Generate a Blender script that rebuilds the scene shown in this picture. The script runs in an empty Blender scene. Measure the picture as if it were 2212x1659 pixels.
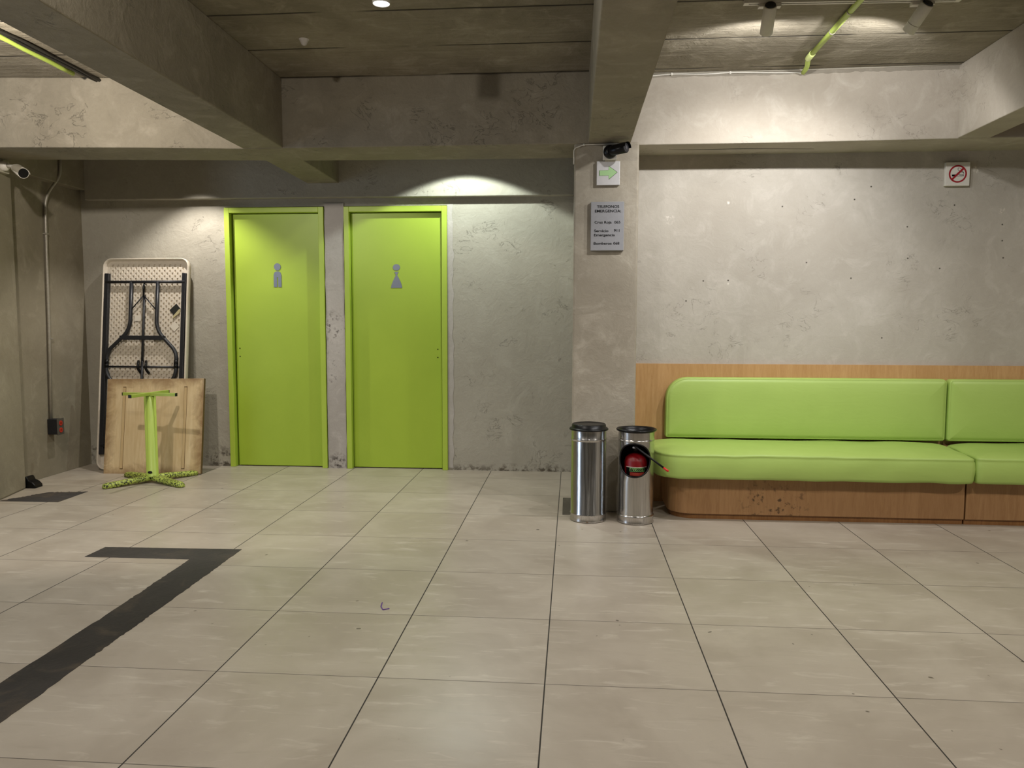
import bpy, bmesh, math, random
from mathutils import Vector, Matrix, noise
random.seed(7)
PI = math.pi
S = bpy.context.scene
COL = S.collection

# ------------------------------------------------------------------ camera
def cam_rot(yaw, pitch, roll):
    return (Matrix.Rotation(yaw, 3, 'Z') @ Matrix.Rotation(pitch, 3, 'X') @ Matrix.Rotation(roll, 3, 'Y'))
cd = bpy.data.cameras.new('camera'); cam = bpy.data.objects.new('camera', cd); COL.objects.link(cam)
cd.sensor_fit = 'HORIZONTAL'; cd.sensor_width = 36.0; cd.lens = 36.0 * 1661.0 / 2212.0
cd.clip_start = 0.05; cd.clip_end = 60
R = cam_rot(0.07847, -0.08091, -0.00239) @ Matrix(((1, 0, 0), (0, 0, -1), (0, 1, 0)))
cam.matrix_world = Matrix.Translation((0.08792, -2.62742, 1.27805)) @ R.to_4x4()
S.camera = cam

# ------------------------------------------------------------------ world, exposure
w = bpy.data.worlds.new('world'); S.world = w; w.use_nodes = True
w.node_tree.nodes['Background'].inputs[0].default_value = (0.78, 0.86, 1.0, 1)
w.node_tree.nodes['Background'].inputs[1].default_value = 0.35
S.view_settings.view_transform = 'Standard'; S.view_settings.look = 'None'
S.view_settings.exposure = 0.0; S.view_settings.gamma = 1.0
S.view_settings.use_curve_mapping = False
S.cycles.use_denoising = True
S.cycles.max_bounces = 8; S.cycles.diffuse_bounces = 5
S.cycles.sample_clamp_indirect = 6.0

# ------------------------------------------------------------------ lights
WARM = (1.0, 0.92, 0.82); NEUT = (1.0, 0.945, 0.87); PURE = (1.0, 0.985, 0.975); COOL = (0.90, 1.0, 0.92)
def spot(name, loc, aim, power, size, blend, col, radius=0.03):
    l = bpy.data.lights.new(name, 'SPOT'); l.energy = power; l.spot_size = math.radians(size)
    l.spot_blend = blend; l.color = col; l.shadow_soft_size = radius
    o = bpy.data.objects.new(name, l); COL.objects.link(o); o.location = loc
    o.rotation_euler = (Vector(aim) - Vector(loc)).to_track_quat('-Z', 'Y').to_euler()
    return o
def area(name, loc, aim, power, sx, sy, col):
    l = bpy.data.lights.new(name, 'AREA'); l.shape = 'RECTANGLE'; l.size = sx; l.size_y = sy
    l.energy = power; l.color = col
    o = bpy.data.objects.new(name, l); COL.objects.link(o); o.location = loc
    o.rotation_euler = (Vector(aim) - Vector(loc)).to_track_quat('-Z', 'Y').to_euler()
    return o
# daylight through the opening in the left wall
area('daylight_left', (-5.7, -0.6, 1.25), (0, -0.6, 0.9), 42, 1.1, 2.0, (0.62, 0.78, 1.0))
# the bay of the washroom doors: two fixtures above the beam
spot('lamp_door_cool', (-0.80, 3.33, 2.72), (-0.80, 3.33, 0), 62, 126, 0.12, COOL, 0.02)
spot('lamp_door_warm', (-3.08, 3.42, 2.63), (-3.08, 3.42, 0), 74, 108, 0.5, NEUT, 0.015)
# lamp on the ceiling of the left bay
spot('lamp_left_bay', (-2.85, 0.95, 2.62), (-3.1, 1.9, 2.44), 100, 172, 0.2, WARM, 0.03)
# bare ceiling lamp of the middle bay, behind the camera's view
spot('lamp_middle_bay', (-1.37, -1.0, 2.85), (-1.37, -0.3, 2.3), 62, 178, 0.1, NEUT, 0.04)
# general downlights of the hall behind the camera
for (x, y, p) in ((-2.9, -1.4, 60), (0.2, -2.9, 62), (1.3, -0.7, 80), (3.4, -1.0, 135), (3.6, 1.2, 50)):
    spot('hall_downlight', (x, y, 2.80), (x, y, 0), p, 155, 0.5, NEUT, 0.05)

# ------------------------------------------------------------------ mesh helper
class MB:
    def __init__(s): s.v = []; s.f = []; s.sm = []
    def add(s, vs, fs, smooth=False, M=None):
        o = len(s.v)
        for p in vs:
            p = Vector(p); s.v.append(M @ p if M else p)
        for f in fs: s.f.append([o + i for i in f]); s.sm.append(smooth)
        return s
    def hexa(s, p):   # 8 corners: bottom 4 ccw, top 4 ccw
        return s.add(p, [(3, 2, 1, 0), (4, 5, 6, 7), (0, 1, 5, 4), (1, 2, 6, 5), (2, 3, 7, 6), (3, 0, 4, 7)])
    def box(s, x0, x1, y0, y1, z0, z1, M=None):
        p = [(x0, y0, z0), (x1, y0, z0), (x1, y1, z0), (x0, y1, z0), (x0, y0, z1), (x1, y0, z1), (x1, y1, z1), (x0, y1, z1)]
        return s.add(p, [(3, 2, 1, 0), (4, 5, 6, 7), (0, 1, 5, 4), (1, 2, 6, 5), (2, 3, 7, 6), (3, 0, 4, 7)], M=M)
    def prism(s, pts, d0, d1, plane='xy', smooth=False, M=None):
        n = len(pts)
        def P(a, b, d): return {'xy': (a, b, d), 'xz': (a, d, b), 'yz': (d, a, b)}[plane]
        vs = [P(a, b, d0) for a, b in pts] + [P(a, b, d1) for a, b in pts]
        fs = [list(range(n))[::-1], list(range(n, 2 * n))] + [(i, (i + 1) % n, n + (i + 1) % n, n + i) for i in range(n)]
        o = len(s.f); s.add(vs, fs, M=M)
        if smooth:
            for k in range(o + 2, len(s.f)): s.sm[k] = True
        return s
    def tube(s, pts, r, seg=12, caps=True, flat=None, M=None):
        pts = [Vector(p) for p in pts]; n = len(pts)
        rr = r if isinstance(r, (list, tuple)) else [r] * n
        vs = []; t0 = (pts[1] - pts[0]).normalized()
        up = Vector((0, 0, 1)) if abs(t0.z) < .9 else Vector((1, 0, 0))
        a = t0.cross(up).normalized()
        for i, p in enumerate(pts):
            t = ((pts[min(i + 1, n - 1)] - p).normalized() + (p - pts[max(i - 1, 0)]).normalized())
            t = t.normalized() if t.length > 1e-6 else t0
            a = (a - t * a.dot(t)).normalized(); b = t.cross(a)
            for k in range(seg):
                an = 2 * PI * k / seg
                vs.append(p + rr[i] * (a * math.cos(an) + b * math.sin(an)))
        fs = [(i * seg + k, i * seg + (k + 1) % seg, (i + 1) * seg + (k + 1) % seg, (i + 1) * seg + k)
              for i in range(n - 1) for k in range(seg)]
        o = len(s.f); s.add(vs, fs, True, M)
        if caps:
            s.f.append([len(s.v) - n * seg + k for k in range(seg)][::-1]); s.sm.append(False)
            s.f.append([len(s.v) - seg + k for k in range(seg)]); s.sm.append(False)
        return s
    def lathe(s, prof, c=(0, 0), seg=48, M=None, smooth=True):
        vs = []; fs = []
        for r, z in prof:
            for k in range(seg):
                a = 2 * PI * k / seg; vs.append((c[0] + r * math.cos(a), c[1] + r * math.sin(a), z))
        for i in range(len(prof) - 1):
            for k in range(seg):
                fs.append((i * seg + k, i * seg + (k + 1) % seg, (i + 1) * seg + (k + 1) % seg, (i + 1) * seg + k))
        s.add(vs, fs, smooth, M)
        return s
    def rings(s, rings, cap0=False, cap1=True, smooth=True, closed=True):
        n = len(rings[0]); o = len(s.v); vs = [p for r in rings for p in r]; fs = []
        m = n if closed else n - 1
        for i in range(len(rings) - 1):
            for k in range(m): fs.append((i * n + k, i * n + (k + 1) % n, (i + 1) * n + (k + 1) % n, (i + 1) * n + k))
        if cap0: fs.append(list(range(n))[::-1])
        if cap1: fs.append([(len(rings) - 1) * n + k for k in range(n)])
        return s.add(vs, fs, smooth)

ORIGIN = {}
def mesh_obj(name, mb, mat, parent=None, bevel=0, segs=2, autosmooth=True, recalc=True):
    off = ORIGIN.get(parent.name, Vector((0, 0, 0))) if parent else Vector((0, 0, 0))
    me = bpy.data.meshes.new(name)
    me.from_pydata([tuple(v - off) for v in mb.v], [], mb.f); me.update()
    for p, sm in zip(me.polygons, mb.sm): p.use_smooth = sm
    if recalc:
        bm = bmesh.new(); bm.from_mesh(me); bmesh.ops.recalc_face_normals(bm, faces=bm.faces); bm.to_mesh(me); bm.free()
    me.materials.append(mat)
    o = bpy.data.objects.new(name, me); COL.objects.link(o)
    if parent: o.parent = parent; ORIGIN[o.name] = off
    if bevel:
        b = o.modifiers.new('bevel', 'BEVEL'); b.width = bevel; b.segments = segs; b.limit_method = 'ANGLE'
        b.angle_limit = math.radians(35); b.harden_normals = False
    return o
def tag(o, label=None, cat=None, group=None, kind=None):
    if label: o['label'] = label
    if cat: o['category'] = cat
    if group: o['group'] = group
    if kind: o['kind'] = kind
    return o
def thing(name, loc, label, cat, group=None, world=True, rot=None, kind=None):
    """Empty at the base of a thing. world=True: its parts are written in world coordinates."""
    o = bpy.data.objects.new(name, None); COL.objects.link(o); o.location = loc
    o.empty_display_size = 0.1
    if rot: o.rotation_euler = rot
    ORIGIN[o.name] = Vector(loc) if world else Vector((0, 0, 0))
    return tag(o, label, cat, group, kind)
def structure(name, mb, mat, label=None, bevel=0, segs=2):
    return tag(mesh_obj(name, mb, mat, bevel=bevel, segs=segs), label, None, None, 'structure')
def fillet(pts, rad, n=6):
    pts = [Vector(p) for p in pts]; out = [pts[0]]
    for i in range(1, len(pts) - 1):
        a, b, c = pts[i - 1], pts[i], pts[i + 1]
        d1 = (a - b); d2 = (c - b); l = min(rad, d1.length * .45, d2.length * .45)
        p = b + d1.normalized() * l; q = b + d2.normalized() * l
        for k in range(n + 1):
            t = k / n; out.append(p * (1 - t) ** 2 + b * 2 * t * (1 - t) + q * t * t)
    out.append(pts[-1]); return out
def rrect(x0, x1, z0, z1, r, n=8, sub=1):
    """rounded rectangle ccw; r = radii (bottom-left, bottom-right, top-right, top-left)"""
    if not isinstance(r, (tuple, list)): r = (r,) * 4
    out = []
    cs = [(x0 + r[0], z0 + r[0], PI, r[0]), (x1 - r[1], z0 + r[1], 1.5 * PI, r[1]), (x1 - r[2], z1 - r[2], 0, r[2]), (x0 + r[3], z1 - r[3], .5 * PI, r[3])]
    for i, (cx, cz, a0, rr) in enumerate(cs):
        arc = [(cx + rr * math.cos(a0 + .5 * PI * k / n), cz + rr * math.sin(a0 + .5 * PI * k / n)) for k in range(n + 1)]
        out += arc
        if sub > 1:
            nx = cs[(i + 1) % 4]; q = (nx[0] + nx[3] * math.cos(nx[2]), nx[1] + nx[3] * math.sin(nx[2])); p = arc[-1]
            for k in range(1, sub): out.append((p[0] + (q[0] - p[0]) * k / sub, p[1] + (q[1] - p[1]) * k / sub))
    return out

# ------------------------------------------------------------------ materials
def srgb(r, g, b):
    def f(c):
        c /= 255.0
        return c / 12.92 if c <= .04045 else ((c + .055) / 1.055) ** 2.4
    return (f(r), f(g), f(b), 1)
class NT:
    def __init__(s, name):
        s.m = bpy.data.materials.new(name); s.m.use_nodes = True; s.t = s.m.node_tree
        s.b = s.t.nodes['Principled BSDF']; s._c = None
    def n(s, typ, **k):
        x = s.t.nodes.new(typ)
        for a, v in k.items(): setattr(x, a, v)
        return x
    def l(s, a, b): s.t.links.new(a, b)
    def co(s, scale=(1, 1, 1), loc=(0, 0, 0), rot=(0, 0, 0)):
        if s._c is None: s._c = s.n('ShaderNodeTexCoord').outputs['Object']
        m = s.n('ShaderNodeMapping'); m.inputs['Scale'].default_value = scale
        m.inputs['Location'].default_value = loc; m.inputs['Rotation'].default_value = rot
        s.l(s._c, m.inputs[0]); return m.outputs[0]
    def noise(s, co, scale, detail=5, rough=.6, dist=0.0):
        x = s.n('ShaderNodeTexNoise'); s.l(co, x.inputs['Vector'])
        x.inputs['Scale'].default_value = scale; x.inputs['Detail'].default_value = detail
        x.inputs['Roughness'].default_value = rough; x.inputs['Distortion'].default_value = dist
        return x.outputs[0]
    def ramp(s, v, lo, hi, a=0.0, b=1.0):
        x = s.n('ShaderNodeMapRange'); s.l(v, x.inputs[0])
        for i, q in zip((1, 2, 3, 4), (lo, hi, a, b)): x.inputs[i].default_value = q
        x.clamp = True; return x.outputs[0]
    def math(s, op, a, b=None, c=None):
        x = s.n('ShaderNodeMath', operation=op)
        for i, q in enumerate((a, b, c)):
            if q is None: continue
            if hasattr(q, 'links'): s.l(q, x.inputs[i])
            else: x.inputs[i].default_value = q
        return x.outputs[0]
    def mix(s, fac, a, b):
        x = s.n('ShaderNodeMix', data_type='RGBA')
        for i, q in ((0, fac), (6, a), (7, b)):
            if hasattr(q, 'links'): s.l(q, x.inputs[i])
            else: x.inputs[i].default_value = q
        return x.outputs[2]
    def sep(s, co):
        x = s.n('ShaderNodeSeparateXYZ'); s.l(co, x.inputs[0]); return x.outputs
    def bump(s, h, strength, dist, normal=None):
        x = s.n('ShaderNodeBump'); x.inputs['Strength'].default_value = strength; x.inputs['Distance'].default_value = dist
        s.l(h, x.inputs['Height'])
        if normal: s.l(normal, x.inputs['Normal'])
        return x.outputs[0]
    def col(s, c):
        if hasattr(c, 'links'): s.l(c, s.b.inputs['Base Color'])
        else: s.b.inputs['Base Color'].default_value = c
    def set(s, **k):
        for a, v in k.items():
            i = s.b.inputs[a.replace('_', ' ')]
            if hasattr(v, 'links'): s.l(v, i)
            else: i.default_value = v
        return s

def plain(name, c, rough=.5, metal=0.0, spec=.5, grain=0.0):
    t = NT(name); t.set(Roughness=rough, Metallic=metal); t.b.inputs['Specular IOR Level'].default_value = spec
    if grain:
        n = t.noise(t.co(), 60, 3); d = tuple(x * (1 - grain) for x in c[:3]) + (1,)
        t.col(t.mix(t.ramp(n, .35, .65), d, c))
    else: t.col(c)
    return t.m

def concrete(name, base, dark, light, bump=.35, seam=False, streak=False, rough=.85, spots=(), contrast=1.0, cracks=False):
    t = NT(name); co = t.co()
    big = t.noise(co, 1.1, 4, .6, .6); mid = t.noise(co, 5.5, 6, .65, .8); fine = t.noise(co, 45, 4, .6); pit = t.noise(co, 14, 5, .7, 1.5)
    c = t.mix(t.ramp(big, .36, .66, 0, .75 * contrast), base, dark)
    c = t.mix(t.ramp(mid, .52, .74, 0, .55 * contrast), c, light)
    c = t.mix(t.ramp(mid, .44, .28, 0, .45 * contrast), c, dark)
    c = t.mix(t.ramp(fine, .35, .7, 0, .22), c, dark)
    h = t.math('ADD', t.math('MULTIPLY', mid, 1.0), t.math('MULTIPLY', fine, .18))
    h = t.math('ADD', h, t.math('MULTIPLY', pit, .5))
    if streak:
        sn = t.noise(t.co((.7, 7, 7), rot=(0, 0, .12)), 4, 5, .6, .4)
        c = t.mix(t.ramp(sn, .55, .72, 0, .35), c, light); h = t.math('ADD', h, t.math('MULTIPLY', sn, .7))
        c = t.mix(t.ramp(sn, .42, .28, 0, .4), c, dark)
    if seam:   # board joints running across the bay, broken in places
        y = t.sep(co)[1]; ph = t.math('FRACT', t.math('DIVIDE', t.math('ADD', y, t.math('ADD', 26 * .52 - 1.96 + .26, t.math('MULTIPLY', t.math('SUBTRACT', t.noise(co, 3, 3), .5), .02))), .52))
        d = t.math('MULTIPLY', t.math('ABSOLUTE', t.math('SUBTRACT', ph, .5)), .52)
        gap = t.ramp(t.noise(t.co((1, .2, 1)), 1.6, 2), .36, .44)
        m = t.math('MULTIPLY', t.ramp(d, .010, .003), gap)
        c = t.mix(t.math('MULTIPLY', m, .9), c, srgb(40, 35, 28)); h = t.math('SUBTRACT', h, t.math('MULTIPLY', m, 1.2))
    if cracks:   # trowel scars and hairline cracks in the render coat
        cn = t.noise(t.co((1, 1, 1.3), loc=(2, 0, 1)), 6, 6, .6, 1.2); e = t.math('ABSOLUTE', t.math('SUBTRACT', cn, .5))
        m = t.math('MULTIPLY', t.ramp(e, .010, .001), t.ramp(t.noise(t.co(loc=(7, 3, 1)), 3.2, 3), .56, .62))
        h = t.math('SUBTRACT', h, t.math('MULTIPLY', m, .9)); c = t.mix(t.math('MULTIPLY', m, .35), c, srgb(90, 86, 76))
    for (cx, cy, cz, r, colr, th, sc, *zs) in spots:   # stains and scars of their own shape
        zs = zs[0] if zs else 1
        v = t.n('ShaderNodeVectorMath', operation='DISTANCE'); t.l(t.co((1, 1, zs)), v.inputs[0]); v.inputs[1].default_value = (cx, cy, cz * zs)
        m = t.math('MULTIPLY', t.ramp(v.outputs['Value'], r, r * .3), t.ramp(t.noise(co, sc, 5, .68), th, th + .12))
        c = t.mix(m, c, colr)
    t.col(c); t.set(Roughness=rough); t.b.inputs['Specular IOR Level'].default_value = .3
    t.l(t.bump(h, bump, .012), t.b.inputs['Normal'])
    return t.m

def floor_mat():
    t = NT('porcelain_tile'); co = t.co(); x, y, z = t.sep(co)
    tx, ty = .6, .59218
    u = t.math('ADD', t.math('DIVIDE', x, tx), 40.5); v = t.math('ADD', t.math('DIVIDE', y, ty), 40.5)
    dx = t.math('MULTIPLY', t.math('ABSOLUTE', t.math('SUBTRACT', t.math('FRACT', u), .5)), tx)
    dy = t.math('MULTIPLY', t.math('ABSOLUTE', t.math('SUBTRACT', t.math('FRACT', v), .5)), ty)
    cell = t.n('ShaderNodeCombineXYZ'); t.l(t.math('FLOOR', t.math('SUBTRACT', u, .5)), cell.inputs[0]); t.l(t.math('FLOOR', t.math('SUBTRACT', v, .5)), cell.inputs[1])
    wn = t.n('ShaderNodeTexWhiteNoise', noise_dimensions='3D'); t.l(cell.outputs[0], wn.inputs['Vector'])
    off = t.n('ShaderNodeVectorMath', operation='MULTIPLY_ADD'); t.l(wn.outputs['Color'], off.inputs[0]); off.inputs[1].default_value = (9, 9, 9); t.l(co, off.inputs[2])
    mp = t.n('ShaderNodeMapping'); mp.inputs['Scale'].default_value = (1.5, 7, 1); t.l(off.outputs[0], mp.inputs[0])
    st = t.noise(mp.outputs[0], 3.2, 7, .62, .7); cl = t.noise(off.outputs[0], 2.2, 4, .6, .5); fi = t.noise(co, 160, 2)
    base = srgb(182, 172, 158); lt = srgb(206, 198, 184); dk = srgb(162, 151, 137)
    c = t.mix(t.ramp(cl, .38, .62, 0, .8), base, dk)
    c = t.mix(t.ramp(st, .56, .74, 0, .75), c, lt); c = t.mix(t.ramp(st, .44, .28, 0, .55), c, dk)
    c = t.mix(t.ramp(fi, .3, .7, 0, .1), c, dk)
    c = t.mix(t.math('MULTIPLY', wn.outputs['Value'], .16), c, dk)
    sc = t.noise(t.co((1.2, 9, 1), loc=(3, 1, 0)), 6, 3, .5); c = t.mix(t.ramp(sc, .74, .78, 0, .4), c, srgb(224, 217, 200))
    speck = t.noise(t.co(loc=(5, 5, 0)), 22, 1, .3); c = t.mix(t.ramp(speck, .80, .815, 0, .75), c, srgb(70, 60, 50))
    g1 = t.ramp(dx, .0031, .0018); g2 = t.ramp(dy, .0022, .0011, 0, .8)
    g = t.math('MAXIMUM', g1, g2)
    c = t.mix(g, c, srgb(44, 39, 34)); t.col(c)
    t.set(Roughness=t.math('ADD', t.ramp(st, .3, .7, .30, .40), t.math('MULTIPLY', g, .4)))
    t.b.inputs['Specular IOR Level'].default_value = .45
    t.l(t.bump(t.math('ADD', t.math('MULTIPLY', g, -1.0), t.math('MULTIPLY', st, .06)), .35, .002), t.b.inputs['Normal'])
    return t.m

def wood(name, base, dark, light, grain=(9, 9, .9), rough=.42, stain=None):
    t = NT(name); a = t.noise(t.co(grain), 3, 6, .6, 1.2); b = t.noise(t.co(tuple(g * 3 for g in grain)), 7, 4, .6)
    big = t.noise(t.co((1.2, 1.2, .5)), 1.3, 3)
    c = t.mix(t.ramp(a, .35, .65), dark, base); c = t.mix(t.ramp(b, .45, .75, 0, .4), c, light); c = t.mix(t.ramp(big, .4, .65, 0, .35), c, dark)
    if stain:
        for (cx, cz, r) in stain:
            co = t.co(); s3 = t.sep(co)
            d = t.math('SQRT', t.math('ADD', t.math('POWER', t.math('SUBTRACT', s3[0], cx), 2), t.math('POWER', t.math('SUBTRACT', s3[2], cz), 2)))
            m = t.math('MULTIPLY', t.ramp(d, r, r * .4), t.ramp(t.noise(t.co((1, 1, .8)), 26, 5, .65), .54, .63, 0, .85))
            c = t.mix(m, c, srgb(62, 42, 24))
    t.col(c); t.set(Roughness=rough); t.l(t.bump(b, .06, .002), t.b.inputs['Normal'])
    return t.m

def painted(name, base, dark, rough=.5, chips=0.0, chip_col=None, chip_scale=40, spec=.5):
    t = NT(name); co = t.co(); n = t.noise(co, 1.6, 4, .6, .3); f = t.noise(co, 90, 3)
    c = t.mix(t.ramp(n, .35, .7, 0, .5), base, dark); c = t.mix(t.ramp(f, .3, .7, 0, .12), c, dark)
    if chips:
        k = t.noise(co, chip_scale, 5, .7, .6); c = t.mix(t.ramp(k, chips, chips + .035), c, chip_col)
    t.col(c); t.set(Roughness=rough); t.b.inputs['Specular IOR Level'].default_value = spec
    t.l(t.bump(f, .05, .002), t.b.inputs['Normal']); return t.m

def leather(name, base, dark):
    t = NT(name); co = t.co(); n = t.noise(co, 2.2, 4, .6, .4); f = t.noise(co, 220, 2); wr = t.noise(t.co((1, 1, 3)), 7, 4, .55, 1.0)
    c = t.mix(t.ramp(n, .35, .7, 0, .5), base, dark)
    t.col(c); t.set(Roughness=t.ramp(n, .3, .7, .42, .52))
    h = t.math('ADD', t.math('MULTIPLY', f, .12), wr); t.l(t.bump(h, .10, .01), t.b.inputs['Normal']); return t.m

def steel(name):
    t = NT(name); n = t.noise(t.co((60, 60, .6)), 6, 3, .5); b = t.noise(t.co((1, 1, .6)), 5, 3)
    c = t.mix(t.ramp(n, .35, .65), srgb(176, 174, 172), srgb(208, 206, 203)); t.col(c)
    t.set(Metallic=1.0, Roughness=t.ramp(n, .3, .7, .17, .26)); t.l(t.bump(b, .12, .02), t.b.inputs['Normal']); return t.m

def board_mat():
    t = NT('raw_plywood'); co = t.co(); x, y, z = t.sep(co)
    g = t.noise(t.co((9, 9, 1.0)), 3, 6, .6, .9); b = t.noise(co, 7, 5, .65, .8); big = t.noise(co, 2.2, 4)
    c = t.mix(t.ramp(g, .35, .65), srgb(208, 182, 138), srgb(224, 202, 162)); c = t.mix(t.ramp(big, .45, .7, 0, .5), c, srgb(192, 164, 120))
    ex = t.math('SUBTRACT', .415, t.math('ABSOLUTE', x)); ez = t.math('MINIMUM', z, t.math('SUBTRACT', .80, z))
    e = t.math('MINIMUM', ex, ez); e = t.math('ADD', e, t.math('MULTIPLY', t.math('SUBTRACT', b, .5), .22))
    c = t.mix(t.ramp(e, .085, -.01, 0, .75), c, srgb(122, 86, 48))            # grubby hand-worn rim
    c = t.mix(t.math('MULTIPLY', t.ramp(e, .05, .0), t.ramp(b, .55, .66)), c, srgb(58, 40, 26))
    t.col(c); t.set(Roughness=.6); t.l(t.bump(g, .05, .002), t.b.inputs['Normal']); return t.m

def emission(name, c, st):
    t = NT(name); t.col((.9, .9, .9, 1)); t.set(Emission_Color=c, Emission_Strength=st); return t.m

CB, CD, CL = srgb(160, 152, 136), srgb(132, 124, 108), srgb(184, 176, 160)
HOLES = [(2.0, 2.116), (2.107, 2.201), (2.356, 1.929), (1.694, 1.69), (1.166, 1.568), (1.996, 1.582), (2.581, 1.647), (2.974, 1.94), (2.979, 1.832), (2.991, 1.717), (2.368, 1.716), (2.658, 2.072), (0.995, 1.565), (2.218, 1.172), (1.52, 2.073), (0.879, 1.426)]
M_wallR = concrete('plaster_bench_wall', srgb(183, 177, 166), srgb(163, 156, 144), srgb(198, 192, 182), .4, cracks=True, spots=(
    (.752, 2.88, 1.995, .045, srgb(214, 208, 198), .52, 60), (1.153, 2.88, 2.102, .014, srgb(218, 212, 202), .45, 60), (2.969, 2.88, 2.03, .03, srgb(206, 198, 184), .5, 60),
    (2.791, 2.88, 2.31, .03, srgb(235, 230, 218), .5, 40), (1.17, 2.88, 1.545, .012, srgb(218, 214, 204), .45, 60)) + tuple((hx, 2.88, hz, .0075, srgb(58, 52, 44), -.3, 60) for hx, hz in HOLES))
M_wallB = concrete('plaster_back_wall', srgb(172, 167, 154), srgb(154, 148, 135), srgb(188, 184, 172), .55, cracks=True, contrast=.7, spots=(
    (-.45, 3.87, .0, .30, srgb(96, 88, 76), .45, 16, 4), (-.1, 3.87, .0, .30, srgb(96, 88, 76), .45, 16, 4), (-.8, 3.87, .0, .25, srgb(96, 88, 76), .45, 16, 4), (-2.98, 3.87, .06, .22, srgb(84, 77, 66), .46, 18, 1.5), (-4.1, 3.87, .1, .2, srgb(70, 63, 54), .48, 18, 1.5)))
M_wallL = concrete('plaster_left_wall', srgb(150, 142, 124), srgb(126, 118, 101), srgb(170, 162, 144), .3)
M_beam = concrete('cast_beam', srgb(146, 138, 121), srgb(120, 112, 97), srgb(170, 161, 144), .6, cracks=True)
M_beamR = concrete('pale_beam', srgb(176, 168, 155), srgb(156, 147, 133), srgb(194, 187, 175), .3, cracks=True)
M_ceil = concrete('board_marked_ceiling', srgb(146, 138, 121), srgb(112, 104, 88), srgb(172, 164, 148), .8, seam=True, streak=True, contrast=1.2)
M_pillar = concrete('plaster_pillar', srgb(160, 152, 137), srgb(134, 126, 111), srgb(186, 178, 163), .5)
M_strip = concrete('skim_plaster', srgb(184, 178, 172), srgb(158, 151, 144), srgb(206, 200, 194), .45, spots=(
    (-1.958, 3.86, 1.22, .17, srgb(70, 62, 56), .53, 22), (-1.95, 3.86, .95, .10, srgb(70, 62, 56), .56, 26), (-1.99, 3.86, .80, .09, srgb(66, 58, 52), .56, 28), (-1.94, 3.86, 0.05, .10, srgb(60, 54, 48), .46, 20)))
M_floor = floor_mat()
M_green = painted('lime_door_paint', srgb(164, 189, 58), srgb(150, 176, 48), .42)
M_frame = painted('lime_frame_paint', srgb(174, 198, 70), srgb(156, 180, 58), .45, .73, srgb(96, 86, 60), 30)
M_pict = plain('brushed_grey', srgb(122, 128, 142), .4, .6)
M_lime = painted('lime_metal_paint', srgb(172, 192, 86), srgb(154, 178, 74), .42)
M_limechip = painted('worn_lime_paint', srgb(182, 196, 92), srgb(160, 178, 72), .5, .50, srgb(46, 48, 18), 85)
M_black = plain('black_plastic', srgb(10, 10, 11), .35, spec=.3, grain=.2)
M_blackm = plain('black_powder_coat', srgb(34, 35, 40), .42, 0, .5, grain=.2)
M_hole = plain('dark_inside', srgb(9, 9, 9), .7)
M_white = plain('white_plastic', srgb(214, 210, 200), .45, grain=.04)
M_whited = plain('aged_white_plastic', srgb(176, 170, 154), .5, grain=.08)
M_poly = plain('white_polyethylene', srgb(216, 206, 190), .5, grain=.08)
M_steel = steel('brushed_steel')
M_galv = plain('galvanised_steel', srgb(172, 166, 154), .4, .35, grain=.15)
M_alu = plain('brushed_aluminium', srgb(206, 204, 204), .38, .15, grain=.05)
M_alug = plain('grey_aluminium', srgb(154, 154, 157), .42, .15, grain=.05)
M_ink = plain('black_ink', srgb(8, 8, 9), .7, spec=.1)
M_red = plain('red_paint', srgb(128, 6, 16), .4)
M_redn = plain('red_ring', srgb(150, 18, 30), .5)
M_redt = plain('red_tip', srgb(214, 44, 40), .4)
M_arrow = plain('pale_green_vinyl', srgb(160, 198, 140), .5)
M_seat = leather('lime_vinyl', srgb(166, 192, 100), srgb(154, 180, 88))
M_beech = wood('beech_veneer', srgb(192, 152, 104), srgb(176, 134, 86), srgb(206, 168, 120))
M_beechb = wood('beech_veneer_base', srgb(168, 128, 86), srgb(152, 112, 72), srgb(182, 144, 100), stain=((-.27, .12, .18), (-.10, .11, .14)))
M_plinth = wood('plinth_wood', srgb(150, 104, 58), srgb(126, 84, 44), srgb(164, 120, 74))
M_board = board_mat()
M_bstrip = wood('strip_wood', srgb(206, 180, 136), srgb(190, 162, 118), srgb(220, 196, 154))
M_edge = wood('board_edge', srgb(112, 84, 52), srgb(86, 62, 36), srgb(132, 102, 66))
M_tape = concrete('black_marking', srgb(60, 56, 53), srgb(44, 41, 39), srgb(88, 77, 64), .3, rough=.6, contrast=1.3)
M_patch = concrete('bitumen_patch', srgb(66, 62, 60), srgb(44, 41, 40), srgb(112, 96, 76), .4, rough=.75)
M_gap = concrete('bare_screed', srgb(96, 90, 80), srgb(74, 68, 60), srgb(116, 110, 98), .4)
M_hose = plain('dark_cable', srgb(40, 38, 34), .5, grain=.2)
M_greenpipe = painted('lime_conduit_paint', srgb(186, 208, 96), srgb(160, 184, 72), .45, .72, srgb(120, 120, 90), 40)
M_label = plain('label_green', srgb(116, 160, 92), .5)
M_labelr = plain('label_red', srgb(150, 50, 36), .5)
M_sticker = plain('dark_sticker', srgb(44, 46, 44), .3)
M_stickw = plain('pale_sticker', srgb(222, 214, 200), .45)
M_foil = plain('peeled_foil', srgb(214, 204, 160), .3, .3)
M_purple = plain('purple_ink', srgb(92, 40, 150), .6)
M_lampglow = emission('lamp_glow', (0.93, 0.95, 1.0, 1), 9.0)
M_spotglow = emission('spot_glow', (1.0, .96, .9, 1), 6.0)

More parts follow.
